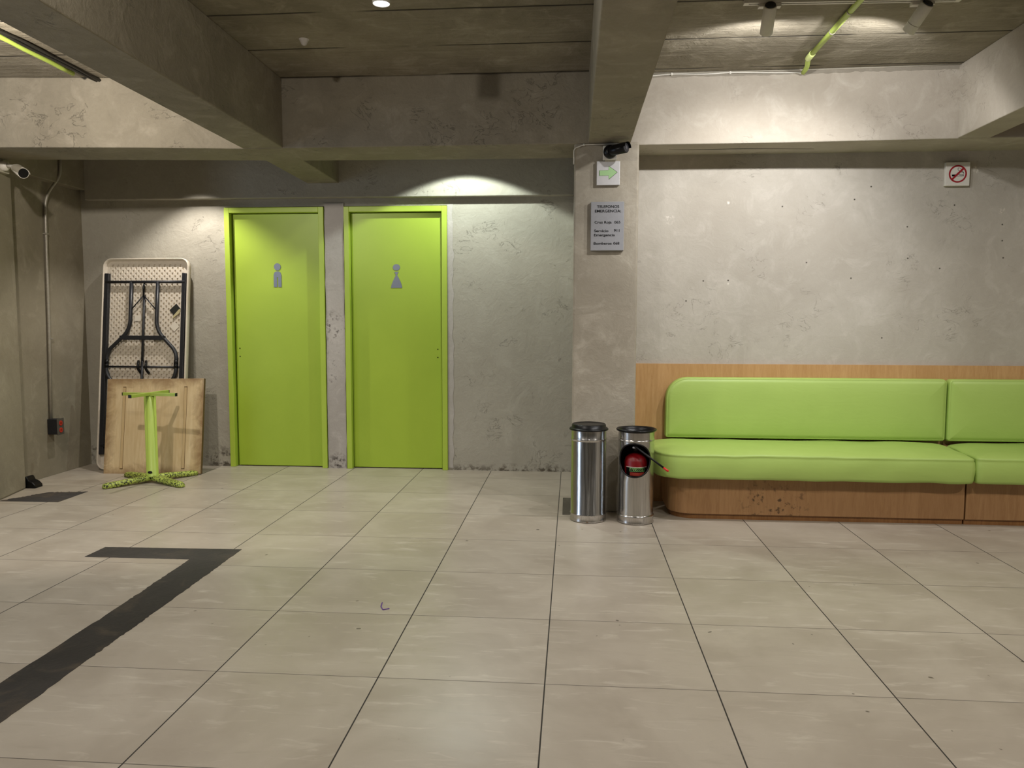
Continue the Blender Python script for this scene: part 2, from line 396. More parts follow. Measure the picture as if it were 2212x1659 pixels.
# ------------------------------------------------------------------ setting
ZC, ZB = 2.885, 2.43
structure('floor', MB().box(-7, 5.6, -6, 4.1, -.12, 0), M_floor, 'large beige porcelain floor tiles with dark joints')
structure('ceiling', MB().box(-7, 5.6, -6, 4.1, ZC, ZC + .12), M_ceil, 'raw grey concrete ceiling with board joints')
# back wall with the two door openings
wb = MB(); YB = 3.87
for x0, x1, z0, z1 in ((-4.3, -2.905, 0, ZC), (-2.03, -1.86, 0, 2.252), (-.976, .2, 0, ZC), (-2.905, -.976, 2.252, ZC)):
    wb.box(x0, x1, YB, YB + .14, z0, z1)
structure('wall_back', wb, M_wallB, 'rough grey plastered wall behind the two green doors')
structure('wall_bench', MB().box(.3, 5.6, 2.88, 3.02, 0, ZC), M_wallR, 'pale grey plastered wall above the green bench')
structure('wall_side', MB().box(.09, .22, 2.9, 3.87, 0, ZC), M_wallB)
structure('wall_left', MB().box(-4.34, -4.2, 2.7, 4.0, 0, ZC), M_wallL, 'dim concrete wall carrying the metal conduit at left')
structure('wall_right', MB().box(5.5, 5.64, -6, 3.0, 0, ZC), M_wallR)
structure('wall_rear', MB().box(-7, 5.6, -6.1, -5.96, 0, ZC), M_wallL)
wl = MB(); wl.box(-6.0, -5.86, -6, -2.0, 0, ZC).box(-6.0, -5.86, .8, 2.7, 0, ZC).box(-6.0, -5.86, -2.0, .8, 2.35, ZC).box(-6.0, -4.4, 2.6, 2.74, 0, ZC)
structure('wall_entrance', wl, M_wallL)
# pillars
p = MB().prism([(.087, 2.50), (.507, 2.50), (.507, 2.95), (.087, 2.95)], 0, ZB + .01)
structure('pillar_center', p, M_pillar, 'square plastered concrete pillar carrying the signs', bevel=.012)
p = MB().prism([(-4.7, 2.20), (-3.91, 2.20), (-3.965, 2.45), (-4.06, 2.85), (-4.7, 2.85)], 0, ZB + .01)
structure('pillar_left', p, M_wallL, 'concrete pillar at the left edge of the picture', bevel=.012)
# beams
def slab(plan, z0, z1): return MB().prism(plan, z0, z1)
structure('beam_cross', slab([(-4.9, 2.30), (-3.67, 2.335), (-2.81, 2.405), (-2.14, 2.485), (.2, 2.49), (.2, 2.93), (-.7, 2.925), (-1.9, 2.885), (-2.17, 2.86), (-3.96, 2.712), (-4.9, 2.66)], ZB, ZC), M_beam, 'concrete cross beam in front of the green doors', bevel=.006)
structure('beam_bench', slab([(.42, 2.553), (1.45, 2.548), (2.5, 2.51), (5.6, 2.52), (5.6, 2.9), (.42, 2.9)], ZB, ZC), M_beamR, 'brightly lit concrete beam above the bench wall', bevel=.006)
structure('beam_left', MB().prism([(-2.13, -6), (-1.825, -6), (-1.855, 2.6), (-2.135, 2.6)], ZB + .003, ZC).prism([(-2.13, 2.7), (-1.86, 2.7), (-1.88, 3.84), (-2.15, 3.84)], ZB + .003, ZC), M_beam, 'concrete beam running towards the doors at left', bevel=.006)
structure('beam_middle', slab([(.19, -6), (.47, -6), (.452, 2.52), (.178, 2.52)], ZB + .003, ZC), M_beam, 'concrete beam running into the pillar', bevel=.006)
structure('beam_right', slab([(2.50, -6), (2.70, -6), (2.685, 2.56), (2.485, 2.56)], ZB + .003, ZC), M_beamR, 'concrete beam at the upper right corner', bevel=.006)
structure('beam_doors', MB().box(-4.12, .1, 3.80, 3.875, 2.315, ZC), M_wallB, 'shallow concrete lintel beam above both green doors', bevel=.006)
structure('beam_side', MB().box(-4.21, -4.115, 2.80, 3.81, 2.40, ZC), M_wallL, 'shallow beam along the left wall', bevel=.006)
# plaster strips round the doors
def ragged(x0, x1, z0, z1, n, amp, seed, y0=3.858, y1=3.875, right_only=False):
    pts = []
    for i in range(n + 1):
        z = z0 + (z1 - z0) * i / n; pts.append((x1 + amp * (noise.noise((seed, z * 9, 0))), z))
    for i in range(n, -1, -1):
        z = z0 + (z1 - z0) * i / n; pts.append((x0 + (0 if right_only else amp * noise.noise((seed + 5, z * 9, 0))), z))
    return MB().prism(pts, y0, y1, 'xz')
structure('trim_1', ragged(-2.026, -1.862, 0, 2.275, 40, .006, 1.3), M_strip, 'pale chipped plaster strip between the green doors')
structure('trim_2', ragged(-.972, -.925, .02, 2.26, 60, .022, 8.1, 3.866, 3.875, True), M_strip, 'ragged pale plaster edge right of the second door')
structure('trim_3', MB().box(.508, 5.5, 2.862, 2.88, 0, .985), M_beech, 'beech veneer wall panel behind the bench')

# ------------------------------------------------------------------ doors
def door(name, x0, x1, hinge_left, label):
    t = thing(name, ((x0 + x1) / 2, 3.87, 0), label, 'door', kind='structure')
    j = .045; f = MB(); ya, yb = 3.848, 3.985; zt = 2.246
    f.box(x0, x0 + j, ya, yb, 0, zt).box(x1 - j, x1, ya, yb, 0, zt).box(x0 + j, x1 - j, ya, yb, zt - j, zt)
    f.box(x0 + j, x0 + j + .014, 3.942, yb, 0, zt - j).box(x1 - j - .014, x1 - j, 3.942, yb, 0, zt - j).box(x0 + j, x1 - j, 3.942, yb, zt - j - .014, zt - j)
    mesh_obj('door_frame', f, M_frame, t, bevel=.003)
    g = .013 if hinge_left else .004; g2 = .004 if hinge_left else .010
    lf = mesh_obj('door_leaf', MB().box(x0 + j + g, x1 - j - g2, 3.900, 3.940, .008, zt - j - .006), M_green, t, bevel=.002)
    mesh_obj('door_backing', MB().box(x0 + .01, x1 - .01, 3.99, 4.0, 0, zt), M_hole, t)
    hx = x0 + j + .045 if hinge_left else x1 - j - .045
    for hz in (1.04, .97):
        mesh_obj('screw_hole', MB().lathe([(.0001, 0), (.005, 0), (.005, .002), (.0001, .002)], seg=10, M=Matrix.Translation((hx, 3.900, hz)) @ Matrix.Rotation(PI / 2, 4, 'X')), M_ink, lf)
    return t, lf
d1, leaf1 = door('door_1', -2.905, -2.033, True, 'lime green washroom door with the man figure, left of the pair')
d2, leaf2 = door('door_2', -1.857, -.974, False, 'lime green washroom door with the woman figure, right of the pair')
def disc(cx, cz, rx, rz, n=32): return [(cx + rx * math.cos(2 * PI * k / n), cz + rz * math.sin(2 * PI * k / n)) for k in range(n)]
yf = (3.896, 3.901)
m = MB(); cx = -2.462
m.prism(disc(cx, 1.745, .030, .031), *yf, 'xz')
m.prism([(cx - .034, 1.572), (cx - .005, 1.572), (cx - .005, 1.655), (cx + .005, 1.655), (cx + .005, 1.572), (cx + .034, 1.572), (cx + .034, 1.675), (cx + .026, 1.698), (cx + .012, 1.706), (cx - .012, 1.706), (cx - .026, 1.698), (cx - .034, 1.675)], *yf, 'xz')
mesh_obj('man_figure', m, M_pict, leaf1)
m = MB(); cx = -1.417
m.prism(disc(cx, 1.738, .031, .027), *yf, 'xz')
half = [(.017, 1.700), (.014, 1.690), (.006, 1.676), (.008, 1.668), (.020, 1.645), (.034, 1.615), (.043, 1.59), (.049, 1.564)]
m.prism([(cx + a, b) for a, b in half][::-1] + [(cx - a, b) for a, b in half], *yf, 'xz')
mesh_obj('woman_figure', m, M_pict, leaf2)

# ------------------------------------------------------------------ folding table (leaning, underside to the room)
TW, TH = .775, 1.82
tt = thing('folding_table', (-3.965, 3.60, 0.004), 'white plastic folding table leaning on the wall, black legs folded', 'table', world=False, rot=(-math.asin(.215 / TH), 0, math.radians(-1.0)))
# local frame: x across, z up along the table, -y towards the room
m = MB(); dxs = .0472 / 12
nx, nz = int(TW / dxs), int(TH / dxs)
def hgt(x, z):
    e = min(x, TW - x, z, TH - z); r = .075
    px, pz = max(r - x, x - (TW - r), 0), max(r - z, z - (TH - r), 0)
    if px > 0 and pz > 0: e = r - math.hypot(px, pz)
    if e < .018: return None
    if e < .05: return 0.0
    b = z / .0236; j = math.floor(b); fz = (b - j - .5) * .0236
    a = x / .0472 + (.5 if j % 2 else 0); fx = (a - math.floor(a) - .5) * .0472
    d = max(abs(fx + .0002) / .0048, abs(fz) / .0088)
    return .012 if d < 1 else 0.0
idx = {}
for i in range(nx + 1):
    for k in range(nz + 1):
        h = hgt(i * dxs, k * dxs)
        if h is not None: idx[(i, k)] = len(m.v); m.v.append(Vector((i * dxs, h, k * dxs)))
for i in range(nx):
    for k in range(nz):
        q = [(i, k), (i + 1, k), (i + 1, k + 1), (i, k + 1)]
        if all(c in idx for c in q): m.f.append([idx[c] for c in q]); m.sm.append(False)
o1 = rrect(0, TW, 0, TH, .075, 10); o2 = rrect(.008, TW - .008, .008, TH - .008, .068, 10)
RR = lambda d, y: [(a, y, b) for a, b in rrect(d, TW - d, d, TH - d, .075 - d, 10)]
m.rings([RR(.030, .0006), RR(.0225, .0004), RR(.020, -.004), RR(.0145, -.030), RR(.011, -.034), RR(.006, -.036), [(a, -.036, b) for a, b in rrect(.003, TW - .003, .003, TH - .003, .073, 10)], [(a, -.030, b) for a, b in o1], [(a, .010, b) for a, b in o1], [(a, .014, b) for a, b in o2]], cap1=True)
mesh_obj('tabletop', m, M_poly, tt, recalc=False)
for x0, x1 in ((.018, .056), (TW - .058, TW - .022)):
    mesh_obj('side_rail', MB().box(x0, x1, -.034, -.001, .13, TH - .13), M_blackm, tt, bevel=.004)
def legset(name_flip):
    def P(u, v, d=-.026): return (u, d, TH - v) if name_flip else (u, d, v)
    def T(pts, r): return MB().tube(pts, r, 12)
    # v measured from the far end of the table
    mesh_obj('pivot_bar', T([P(.03, TH - .205), P(TW - .03, TH - .205)], .0125), M_blackm, tt)
    for u0, u1, u2 in ((.262, .085, .060), (.500, .665, .685)):
        lg = fillet([P(u0, TH - .205), P(u0, 1.20), P(u1, 1.035), P(u2, .98), P(u2, .925)], .09)
        o = mesh_obj('leg', T(lg, .0155), M_blackm, tt)
        mesh_obj('foot_cap', T([P(u2, .945), P(u2, .905)], .0178), M_black, o)
    mesh_obj('leg_crossbar', MB().box(.175, .585, -.04, -.024, *sorted((P(0, 1.115)[2], P(0, 1.152)[2]))), M_blackm, tt, bevel=.003)
    if not name_flip: mesh_obj('hinge_bar', T([P(.03, .885, -.016), P(TW - .03, .885, -.016)], .0085), M_blackm, tt)
    mesh_obj('center_brace', T([P(.378, 1.50, -.02), P(.378, .885, -.02)], .0105), M_blackm, tt)
    apex = P(.378, 1.50, -.03)
    for u in (.270, .492): mesh_obj('lock_arm', T([apex, P(u, 1.375, -.03)], .005), M_blackm, tt)
    mesh_obj('lock_ring', T([P(.378, 1.615, -.022), P(.376, 1.57, -.03), P(.378, 1.49, -.03)], [.006, .010, .007]), M_black, tt)
    for u in (() if name_flip else (.355, .425)):
        mesh_obj('brace_clip', MB().tube(fillet([P(u - .016, .935, -.012), P(u, .905, -.045), P(u, .865, -.045), P(u + .012, .83, -.012)], .02), .011, 10), M_black, tt)
legset(False); legset(True)
tag(mesh_obj('sticker', MB().prism([(.60, 1.375), (.66, 1.43), (.70, 1.385), (.645, 1.325)], -.0045, -.0025, 'xz'), M_sticker, tt), 'dark square sticker')
tag(mesh_obj('sticker', MB().prism([(.632, 1.30), (.643, 1.33), (.692, 1.385), (.70, 1.375), (.695, 1.35)], -.012, -.0046, 'xz'), M_foil, tt), 'peeling pale corner')
tag(mesh_obj('sticker', MB().prism([(.605, 1.235), (.650, 1.275), (.692, 1.235), (.648, 1.19)], -.0045, -.0025, 'xz'), M_stickw, tt), 'faded square sticker')
tag(mesh_obj('sticker', MB().prism([(.285, 1.28), (.345, 1.28), (.345, 1.33), (.285, 1.33)], -.0045, -.0025, 'xz'), M_stickw, tt), 'pale rectangular sticker')

# ------------------------------------------------------------------ bare board leaning on it
BW, BH = .83, .80
ang = math.asin(.138 / BH)
bd = thing('wooden_tabletop', ((-3.819 - 3.005) / 2, 3.468, .002), 'bare square wooden tabletop leaning against the folding table', 'board', world=False, rot=(-ang, math.radians(-.6), math.atan2(.074, .814) * .45))
mesh_obj('panel', MB().box(-BW / 2, BW / 2, 0, .026, 0, BH), M_board, bd, bevel=.002)
mesh_obj('edge_band', MB().box(BW / 2, BW / 2 + .0025, .0, .026, 0, BH), M_edge, bd)
for x in (-.265, .262):
    s_ = mesh_obj('wood_strip', MB().box(x - .011, x + .011, -.004, .002, .045, .725), M_bstrip, bd)
    mesh_obj('strip_joint', MB().box(x - .0135, x - .011, -.0012, .001, .043, .727).box(x + .011, x + .0135, -.0012, .001, .043, .727).box(x - .0135, x + .0135, -.0012, .001, .725, .733).box(x - .0135, x + .0135, -.0012, .001, .039, .045), M_edge, s_)

# ------------------------------------------------------------------ green pedestal base
C0 = Vector((-3.235, 3.17, 0))
pb = thing('table_pedestal', C0, 'lime green metal table pedestal with worn cross feet and no top', 'table base')
mesh_obj('column', MB().lathe([(.0001, .045), (.05, .045), (.05, .055), (.0445, .058), (.0435, .688), (.0001, .688)], (C0.x, C0.y), 40), M_lime, pb)
tag(mesh_obj('paint_chip', MB().prism(disc(C0.x + .005, .085, .018, .011, 12), C0.y - .0475, C0.y - .0425, 'xz'), M_hole, pb), 'bare dark patch in the paint')
for ax, ay in ((-.235, -.29), (.345, -.185), (-.335, .19), (.215, .305)):
    d = Vector((ax, ay, 0)); L = d.length; M = Matrix.Translation(C0) @ Matrix.Rotation(math.atan2(ay, ax), 4, 'Z')
    rg = []
    for s_, wdt, zt, zb in ((0, .034, .058, .020), (.10, .034, .056, .018), (L - .10, .030, .044, .006), (L - .035, .030, .040, .003), (L - .008, .024, .033, .002), (L, .012, .022, .004)):
        rg.append([M @ Vector(q) for q in ((s_, -wdt, zb), (s_, -wdt, zt - .014), (s_, -wdt * .6, zt), (s_, wdt * .6, zt), (s_, wdt, zt - .014), (s_, wdt, zb))])
    mesh_obj('foot', MB().rings(rg, True, True, True), M_limechip, pb)
for th, z0 in ((-.06, .690), (1.44 + PI, .693)):
    M = Matrix.Translation((C0.x + .01, C0.y - .02, z0)) @ Matrix.Rotation(th, 4, 'Z')
    a = mesh_obj('top_arm', MB().box(-.222, .222, -.0125, .0125, 0, .024, M=M), M_lime, pb, bevel=.002)
    for sx in (-1, 1):
        mesh_obj('end_cap', MB().box(*sorted((sx * .222, sx * .228)), -.0125, .0125, 0, .024, M=M), M_black, a)

# ------------------------------------------------------------------ conduit and outlet box at left
cp = thing('metal_conduit', (-4.185, 3.36, .44), 'thin galvanised conduit running down the left wall to an outlet box', 'pipe')
mesh_obj('conduit', MB().tube(fillet([(-4.10, 3.47, 2.60), (-4.10, 3.47, 2.46), (-4.183, 3.385, 2.28), (-4.183, 3.36, 1.2), (-4.183, 3.335, .47)], .10), .011, 12), M_galv, cp)
for z in (1.98, 1.13): mesh_obj('strap', MB().box(-4.20, -4.168, 3.36, 3.39, z - .006, z + .006), M_galv, cp, bevel=.002)
ob = thing('outlet_box', (-4.15, 3.345, .40), 'dark metal outlet box with two red sockets below the conduit', 'outlet')
mesh_obj('box_body', MB().box(-4.20, -4.115, 3.31, 3.385, .345, .472), M_blackm, ob, bevel=.004)
pl = mesh_obj('cover_plate', MB().box(-4.115, -4.110, 3.306, 3.389, .341, .476), plain('dull_plate', srgb(92, 88, 82), .5, .3), ob, bevel=.001)
for z in (.437, .380):
    r_ = mesh_obj('socket', MB().prism(disc(3.347, z, .020, .021, 20), -4.110, -4.106, 'yz'), plain('socket_red', srgb(176, 52, 34), .5), pl)
    for dy in (-.007, .007): mesh_obj('slot', MB().box(-4.106, -4.1052, 3.347 + dy - .0015, 3.347 + dy + .0015, z - .007, z + .007), M_ink, r_)
tag(mesh_obj('doorstop', MB().prism([(-4.06, 0), (-3.99, 0), (-3.992, .022), (-4.015, .045), (-4.045, .058), (-4.058, .085), (-4.075, .09), (-4.075, 0)], 2.853, 2.94, 'xz'), M_black, bevel=.006), 'black rubber wedge at the foot of the left pillar', 'doorstop')

# ------------------------------------------------------------------ cameras
wc = thing('security_camera', (-4.0, 2.68, 2.38), 'white bullet security camera on the left pillar', 'camera')
mesh_obj('mount_box', MB().box(-4.05, -3.995, 2.60, 2.755, 2.335, 2.428), M_whited, wc, bevel=.006)
mesh_obj('ball_joint', MB().lathe([(.0001, -.036), (.02, -.032), (.035, -.012), (.036, .01), (.026, .03), (.0001, .038)], seg=24, M=Matrix.Translation((-3.985, 2.69, 2.382))), M_white, wc)
mesh_obj('arm', MB().tube([(-3.975, 2.69, 2.384), (-3.905, 2.665, 2.372), (-3.87, 2.65, 2.362)], .014, 12), M_white, wc)
a, b = Vector((-3.882, 2.653, 2.364)), Vector((-3.758, 2.575, 2.306))
dn = (b - a).normalized()
mesh_obj('housing', MB().tube([a, a + dn * .012, a + dn * .03, b], [.015, .026, .031, .037], 28), M_white, wc)
mesh_obj('lens_face', MB().tube([b - dn * .002, b + dn * .0015], .033, 28), M_black, wc)
mesh_obj('sun_hood', MB().rings([[tuple(p0 + .039 * (Vector((-dn.y, dn.x, 0)).normalized() * math.cos(q) + Vector((0, 0, 1)) * math.sin(q))) for q in [PI * k / 12 for k in range(13)]] for p0 in (a + dn * .06, b + dn * .018)], False, False, True, closed=False), M_whited, wc)

bc = thing('security_camera', (.315, 2.5, 2.36), 'black bullet security camera on a white box on the center pillar', 'camera')
bx = mesh_obj('junction_box', MB().box(.272, .362, 2.452, 2.499, 2.318, 2.408), M_white, bc, bevel=.006)
mesh_obj('box_lug', MB().box(.285, .350, 2.468, 2.49, 2.309, 2.320), M_whited, bx, bevel=.003)
mesh_obj('mount_ring', MB().lathe([(.0001, 0), (.043, 0), (.043, .014), (.038, .026), (.022, .034), (.0001, .036)], seg=36, M=Matrix.Translation((.317, 2.452, 2.366)) @ Matrix.Rotation(PI / 2, 4, 'X')), M_black, bc)
a, b = Vector((.322, 2.425, 2.366)), Vector((.412, 2.352, 2.371)); dn = (b - a).normalized()
mesh_obj('housing', MB().tube([a - dn * .01, a + dn * .01, b], [.024, .031, .032], 28), M_black, bc)
lf_ = mesh_obj('lens_face', MB().tube([b - dn * .001, b + dn * .002], .027, 28), M_blackm, bc)
mesh_obj('lens', MB().tube([b + dn * .002, b + dn * .004], .012, 20), plain('lens_glass', srgb(50, 52, 60), .1), lf_)
mesh_obj('sun_hood', MB().rings([[tuple(p0 + .0345 * (Vector((-dn.y, dn.x, 0)).normalized() * math.cos(q) + Vector((0, 0, 1)) * math.sin(q))) for q in [PI * k / 12 for k in range(13)]] for p0 in (a + dn * .02, b + dn * .016)], False, False, True, closed=False), M_black, bc)
tag(mesh_obj('logo_mark', MB().box(.352, .372, 2.3705, 2.3708, 2.366, 2.369), M_whited, bc), 'tiny pale marking')

# ------------------------------------------------------------------ signs
def text_mesh(txt, x0, x1, zbase, cap, y, bold=.0):
    cu = bpy.data.curves.new('tmp', 'FONT'); cu.body = txt; cu.size = 1; cu.offset = bold; cu.extrude = .0
    o = bpy.data.objects.new('tmp', cu); COL.objects.link(o)
    dg = bpy.context.evaluated_depsgraph_get(); me = bpy.data.meshes.new_from_object(o.evaluated_get(dg))
    vs = [v.co.copy() for v in me.vertices]; fs = [list(p.vertices) for p in me.polygons]
    bpy.data.objects.remove(o); bpy.data.curves.remove(cu); bpy.data.meshes.remove(me)
    lo, hi = min(v.x for v in vs), max(v.x for v in vs)
    sx = (x1 - x0) / (hi - lo); sz = cap / .70
    m = MB(); m.add([(x0 + (v.x - lo) * sx, y, zbase + v.y * sz) for v in vs], fs); return m
YS = 2.474
sg = thing('emergency_sign', (.306, 2.5, 1.742), 'grey aluminium sign listing emergency phone numbers on the pillar', 'sign')
pa = mesh_obj('plate', MB().box(.199, .413, YS, 2.499, 1.742, 2.056), M_alug, sg, bevel=.002)
def cx_(c): return .199 + (c - 334) / 428 * .214
def cz_(c): return 2.056 - (c - 917) / 627 * .314
for txt, a, b, base, cap in (('TELEFONOS', 412, 698, 998, 34), ('EMERGENCIA:', 385, 722, 1054, 34), ('Cruz Roja', 383, 603, 1197, 32), ('065', 638, 716, 1197, 32), ('Servicio', 379, 563, 1306, 32), ('911', 634, 706, 1304, 32), ('Emergencia', 378, 646, 1360, 32), ('Bomberos', 375, 607, 1468, 32), ('068', 629, 707, 1468, 32)):
    mesh_obj('lettering', text_mesh(txt, cx_(a), cx_(b), cz_(base), cap / 627 * .314, YS - .0006, .02), M_ink, sg, recalc=False)
sa = thing('arrow_sign', (.308, 2.5, 2.162), 'small square metal sign with a green arrow pointing right', 'sign')
mesh_obj('plate', MB().box(.234, .383, YS, 2.499, 2.162, 2.313), M_alu, sa, bevel=.002)
ar = [(445, 525), (563, 520), (563, 470), (673, 548), (565, 637), (563, 588), (445, 590)]
ap = [(.234 + (a - 409) / 300 * .149, 2.313 - (b - 405) / 305 * .151) for a, b in ar]
ce = (sum(p[0] for p in ap) / 7, sum(p[1] for p in ap) / 7)
mesh_obj('arrow_outline', MB().prism([(ce[0] + (a - ce[0]) * 1.05, ce[1] + (b - ce[1]) * 1.06) for a, b in ap], YS - .0006, YS + .001, 'xz'), M_ink, sa)
mesh_obj('arrow', MB().prism(ap, YS - .0012, YS, 'xz'), M_arrow, sa)
YN = 2.853
sn = thing('no_smoking_sign', (2.657, 2.88, 2.196), 'white no smoking sign with red ring on the bench wall', 'sign')
mesh_obj('plate', MB().box(2.579, 2.735, YN, 2.879, 2.196, 2.352), M_white, sn, bevel=.002)
k_ = .156 / 530
def nx_(c): return 2.579 + (c - 442) * k_
def nz_(c): return 2.352 - (c - 322) * k_
cxn, czn = nx_(706), nz_(586); m = MB(); N = 64
ro, ri = 198 * k_, 163 * k_
m.add([(cxn + r * math.cos(2 * PI * i / N), YN - .0010, czn + r * math.sin(2 * PI * i / N)) for r in (ro, ri) for i in range(N)], [(i, (i + 1) % N, N + (i + 1) % N, N + i) for i in range(N)])
dxn, wn_ = ri * .7071, 17 * k_ * .7071 * 1.3
m.add([(cxn - dxn - wn_, YN - .0011, czn - dxn + wn_), (cxn - dxn + wn_, YN - .0011, czn - dxn - wn_), (cxn + dxn + wn_, YN - .0011, czn + dxn - wn_), (cxn + dxn - wn_, YN - .0011, czn + dxn + wn_)], [(0, 1, 2, 3)])
mesh_obj('prohibition_ring', m, M_redn, sn, recalc=False)
def rect(x0, x1, z0, z1): return [(nx_(x0), YN - .0006, nz_(z1)), (nx_(x1), YN - .0006, nz_(z1)), (nx_(x1), YN - .0006, nz_(z0)), (nx_(x0), YN - .0006, nz_(z0))]
m = MB()
for q in ((578, 660, 600, 642), (660, 812, 596, 604), (660, 812, 632, 641), (806, 815, 596, 641), (740, 806, 612, 618), (828, 838, 596, 641)): m.add(rect(*q), [(0, 1, 2, 3)])
def ribbon(pts, wd):
    pts = [Vector((nx_(a), 0, nz_(b))) for a, b in pts]; pts = fillet(pts, .02, 5); vs = []
    for i, p in enumerate(pts):
        t = (pts[min(i + 1, len(pts) - 1)] - pts[max(i - 1, 0)]).normalized(); nn = Vector((-t.z, 0, t.x)) * wd
        vs += [(p.x + nn.x, YN - .0006, p.z + nn.z), (p.x - nn.x, YN - .0006, p.z - nn.z)]
    m.add(vs, [(2 * i, 2 * i + 1, 2 * i + 3, 2 * i + 2) for i in range(len(pts) - 1)])
ribbon([(738, 452), (706, 455), (706, 500), (752, 522)], .0013); ribbon([(748, 470), (775, 472), (785, 510), (790, 530), (822, 535), (838, 580)], .0013); ribbon([(748, 545), (795, 545), (830, 560), (836, 582)], .0013)
mesh_obj('cigarette_symbol', m, M_ink, sn, recalc=False)

# ------------------------------------------------------------------ bench
def shape(o, amp, sc, seed, zs=1.6):
    me = o.data
    for v in me.vertices:
        n3 = noise.noise_vector(Vector((v.co.x * sc + seed, v.co.y * sc, v.co.z * sc * zs))); v.co += n3 * amp
def back_cushion(par, x0, x1, z0, z1, rl, yf, yb):
    pts = lambda d, off=0: rrect(x0 + d, x1 - d, z0 + d, z1 - d, (max(.02 - d, .004), max(.02 - d, .004), max(.03 - d, .004), max(rl - d, .004)), 8, 20)
    R_ = []
    for d, y in ((.004, yb), (0, yb - .02), (0, yf + .030), (.004, yf + .016), (.010, yf + .009), (.013, yf + .0115), (.017, yf + .006), (.035, yf + .002), (.08, yf - .004), (.12, yf - .006), (.16, yf - .007), (.20, yf - .0075)):
        R_.append([(a, y, b) for a, b in pts(d)])
    o = mesh_obj('back_cushion', MB().rings(R_, True, True), M_seat, par); 
    ox = ORIGIN[par.name].x
    for v in o.data.vertices:      # slight sag and ripple towards the seams, flat in the middle
        d = min(v.co.x + ox - x0, x1 - v.co.x - ox, v.co.z - z0, z1 - v.co.z)
        v.co.y += .006 * noise.noise((v.co.x * 4 + x0, v.co.z * 2, 1)) * max(0, 1 - d / .15)
    return o
def seat_cushion(par, x0, x1, y0, y1, z0, z1, r, rr):
    pts = lambda d: rrect(x0 + d, x1 - d, y0 + d, y1, (max(r - d, .01), max(rr - d, .008), .012, max(.03 - d, .01)), 10, 30)
    R_ = []
    for d, z in ((.02, z0), (.004, z0 + .004), (0, z0 + .02), (-.003, z0 + .06), (-.004, z0 + .09), (.000, z1 - .030), (.004, z1 - .018), (.001, z1 - .012), (.010, z1 - .004), (.03, z1 + .003), (.08, z1 + .010), (.15, z1 + .014), (.23, z1 + .015), (.31, z1 + .014), (.39, z1 + .012), (.47, z1 + .010), (.53, z1 + .009)):
        R_.append([(a, b, z) for a, b in pts(d)])
    o = mesh_obj('seat_cushion', MB().rings(R_, True, True), M_seat, par); shape(o, .006, 6, x0 * 3)
    for v in o.data.vertices:      # the seam between the seats runs slightly askew
        wd = (v.co.x + ORIGIN[par.name].x - x0) / (x1 - x0)
        v.co.x += max(0, v.co.y + 2.6 - y0) * .12 * (wd if r > .1 else 1 - wd)
    return o
def bench(x0, x1, xb1, r, label, first):
    t = thing('upholstered_bench', ((x0 + x1) / 2, 2.6, 0), label, 'bench', 'wall bench units')
    xl = x0 + (.10 if first else .002)
    rb = .15 if first else .001
    def plan(d): return rrect(xl + d * (1 if first else 0), xb1 - .0015, 2.365 + d, 2.862, (max(rb, .002), .001, .001, .001), 12)
    mesh_obj('base', MB().rings([[(a, b, z) for a, b in plan(d)] for d, z in ((0.004, .034), (0, .038), (0, .282))], True, True, False), M_beechb, t)
    mesh_obj('plinth', MB().rings([[(a, b, z) for a, b in plan(.018)] for z in (0, .036)], True, True, False), M_plinth, t)
    seat_cushion(t, x0, x1, 2.25, 2.80, .284, .448, r, .035)
    back_cushion(t, x0 + (.115 if first else .065), x1 + .062, .470, .895, .15 if first else .03, 2.775, 2.862)
    return t
bench(.625, 2.567, 2.566, .20, 'lime vinyl bench with rounded left end beside the steel bins', True)
bench(2.573, 5.2, 5.2, .035, 'lime vinyl bench unit running out at the right edge', False)

# ------------------------------------------------------------------ steel cylinders
B1 = (.197, 2.31); B2 = (.499, 2.29); RB = .1135
b1 = thing('trash_bin', (*B1, 0), 'stainless steel bin with closed black lid against the pillar', 'bin')
prof = [(.0001, .004), (.110, .004), (.1175, .002), (.1175, .008), (.1155, .016), (.1150, .042), (.1175, .046), (.1175, .050), (RB, .056), (RB, .518), (.1122, .522), (.1165, .527), (.1165, .533), (RB, .538), (RB, .592)]
mesh_obj('body', MB().lathe(prof, B1, 64), M_steel, b1)
mesh_obj('lid', MB().lathe([(.113, .586), (.1245, .588), (.1255, .594), (.1215, .600), (.1105, .603), (.1085, .622), (.104, .626), (.097, .622), (.02, .624), (.0001, .624)], B1, 64), M_black, b1)
tag(mesh_obj('rust_spot', MB().tube([(.183, 2.1915, .010), (.196, 2.1905, .009)], .003, 6), M_edge, b1), 'small rusty nick')

b2 = thing('extinguisher_housing', (*B2, 0), 'stainless steel cylinder with round front opening and open black rim', 'bin')
m = MB(); m.lathe(prof[:9], B2, 64)
HZ, HA, HB = .412, .090, .104     # opening: centre height, half width along the curve, half height
CXA = -.02
def cyl(s_, z, r=RB):
    th = -PI / 2 + (s_ + CXA) / RB; return (B2[0] + r * math.cos(th), B2[1] + r * math.sin(th), z)
HAc = RB * math.asin(min(.99, .0925 / RB))
half = RB * PI * .62; z0, z1 = .056, .592; N = 96; rings_ = []
for q in range(7):
    f = q / 6; row = []
    for k in range(N):
        an = 2 * PI * k / N; c, s_ = math.cos(an), math.sin(an)
        e = (HAc * c, HB * s_)
        t_ = min(half / abs(c) if abs(c) > 1e-6 else 1e9, ((z1 - HZ) if s_ > 0 else (HZ - z0)) / abs(s_) if abs(s_) > 1e-6 else 1e9)
        bq = (t_ * c, t_ * s_); row.append(cyl(e[0] + (bq[0] - e[0]) * f, HZ + e[1] + (bq[1] - e[1]) * f))
    rings_.append(row)
m.rings(rings_, False, False, True)
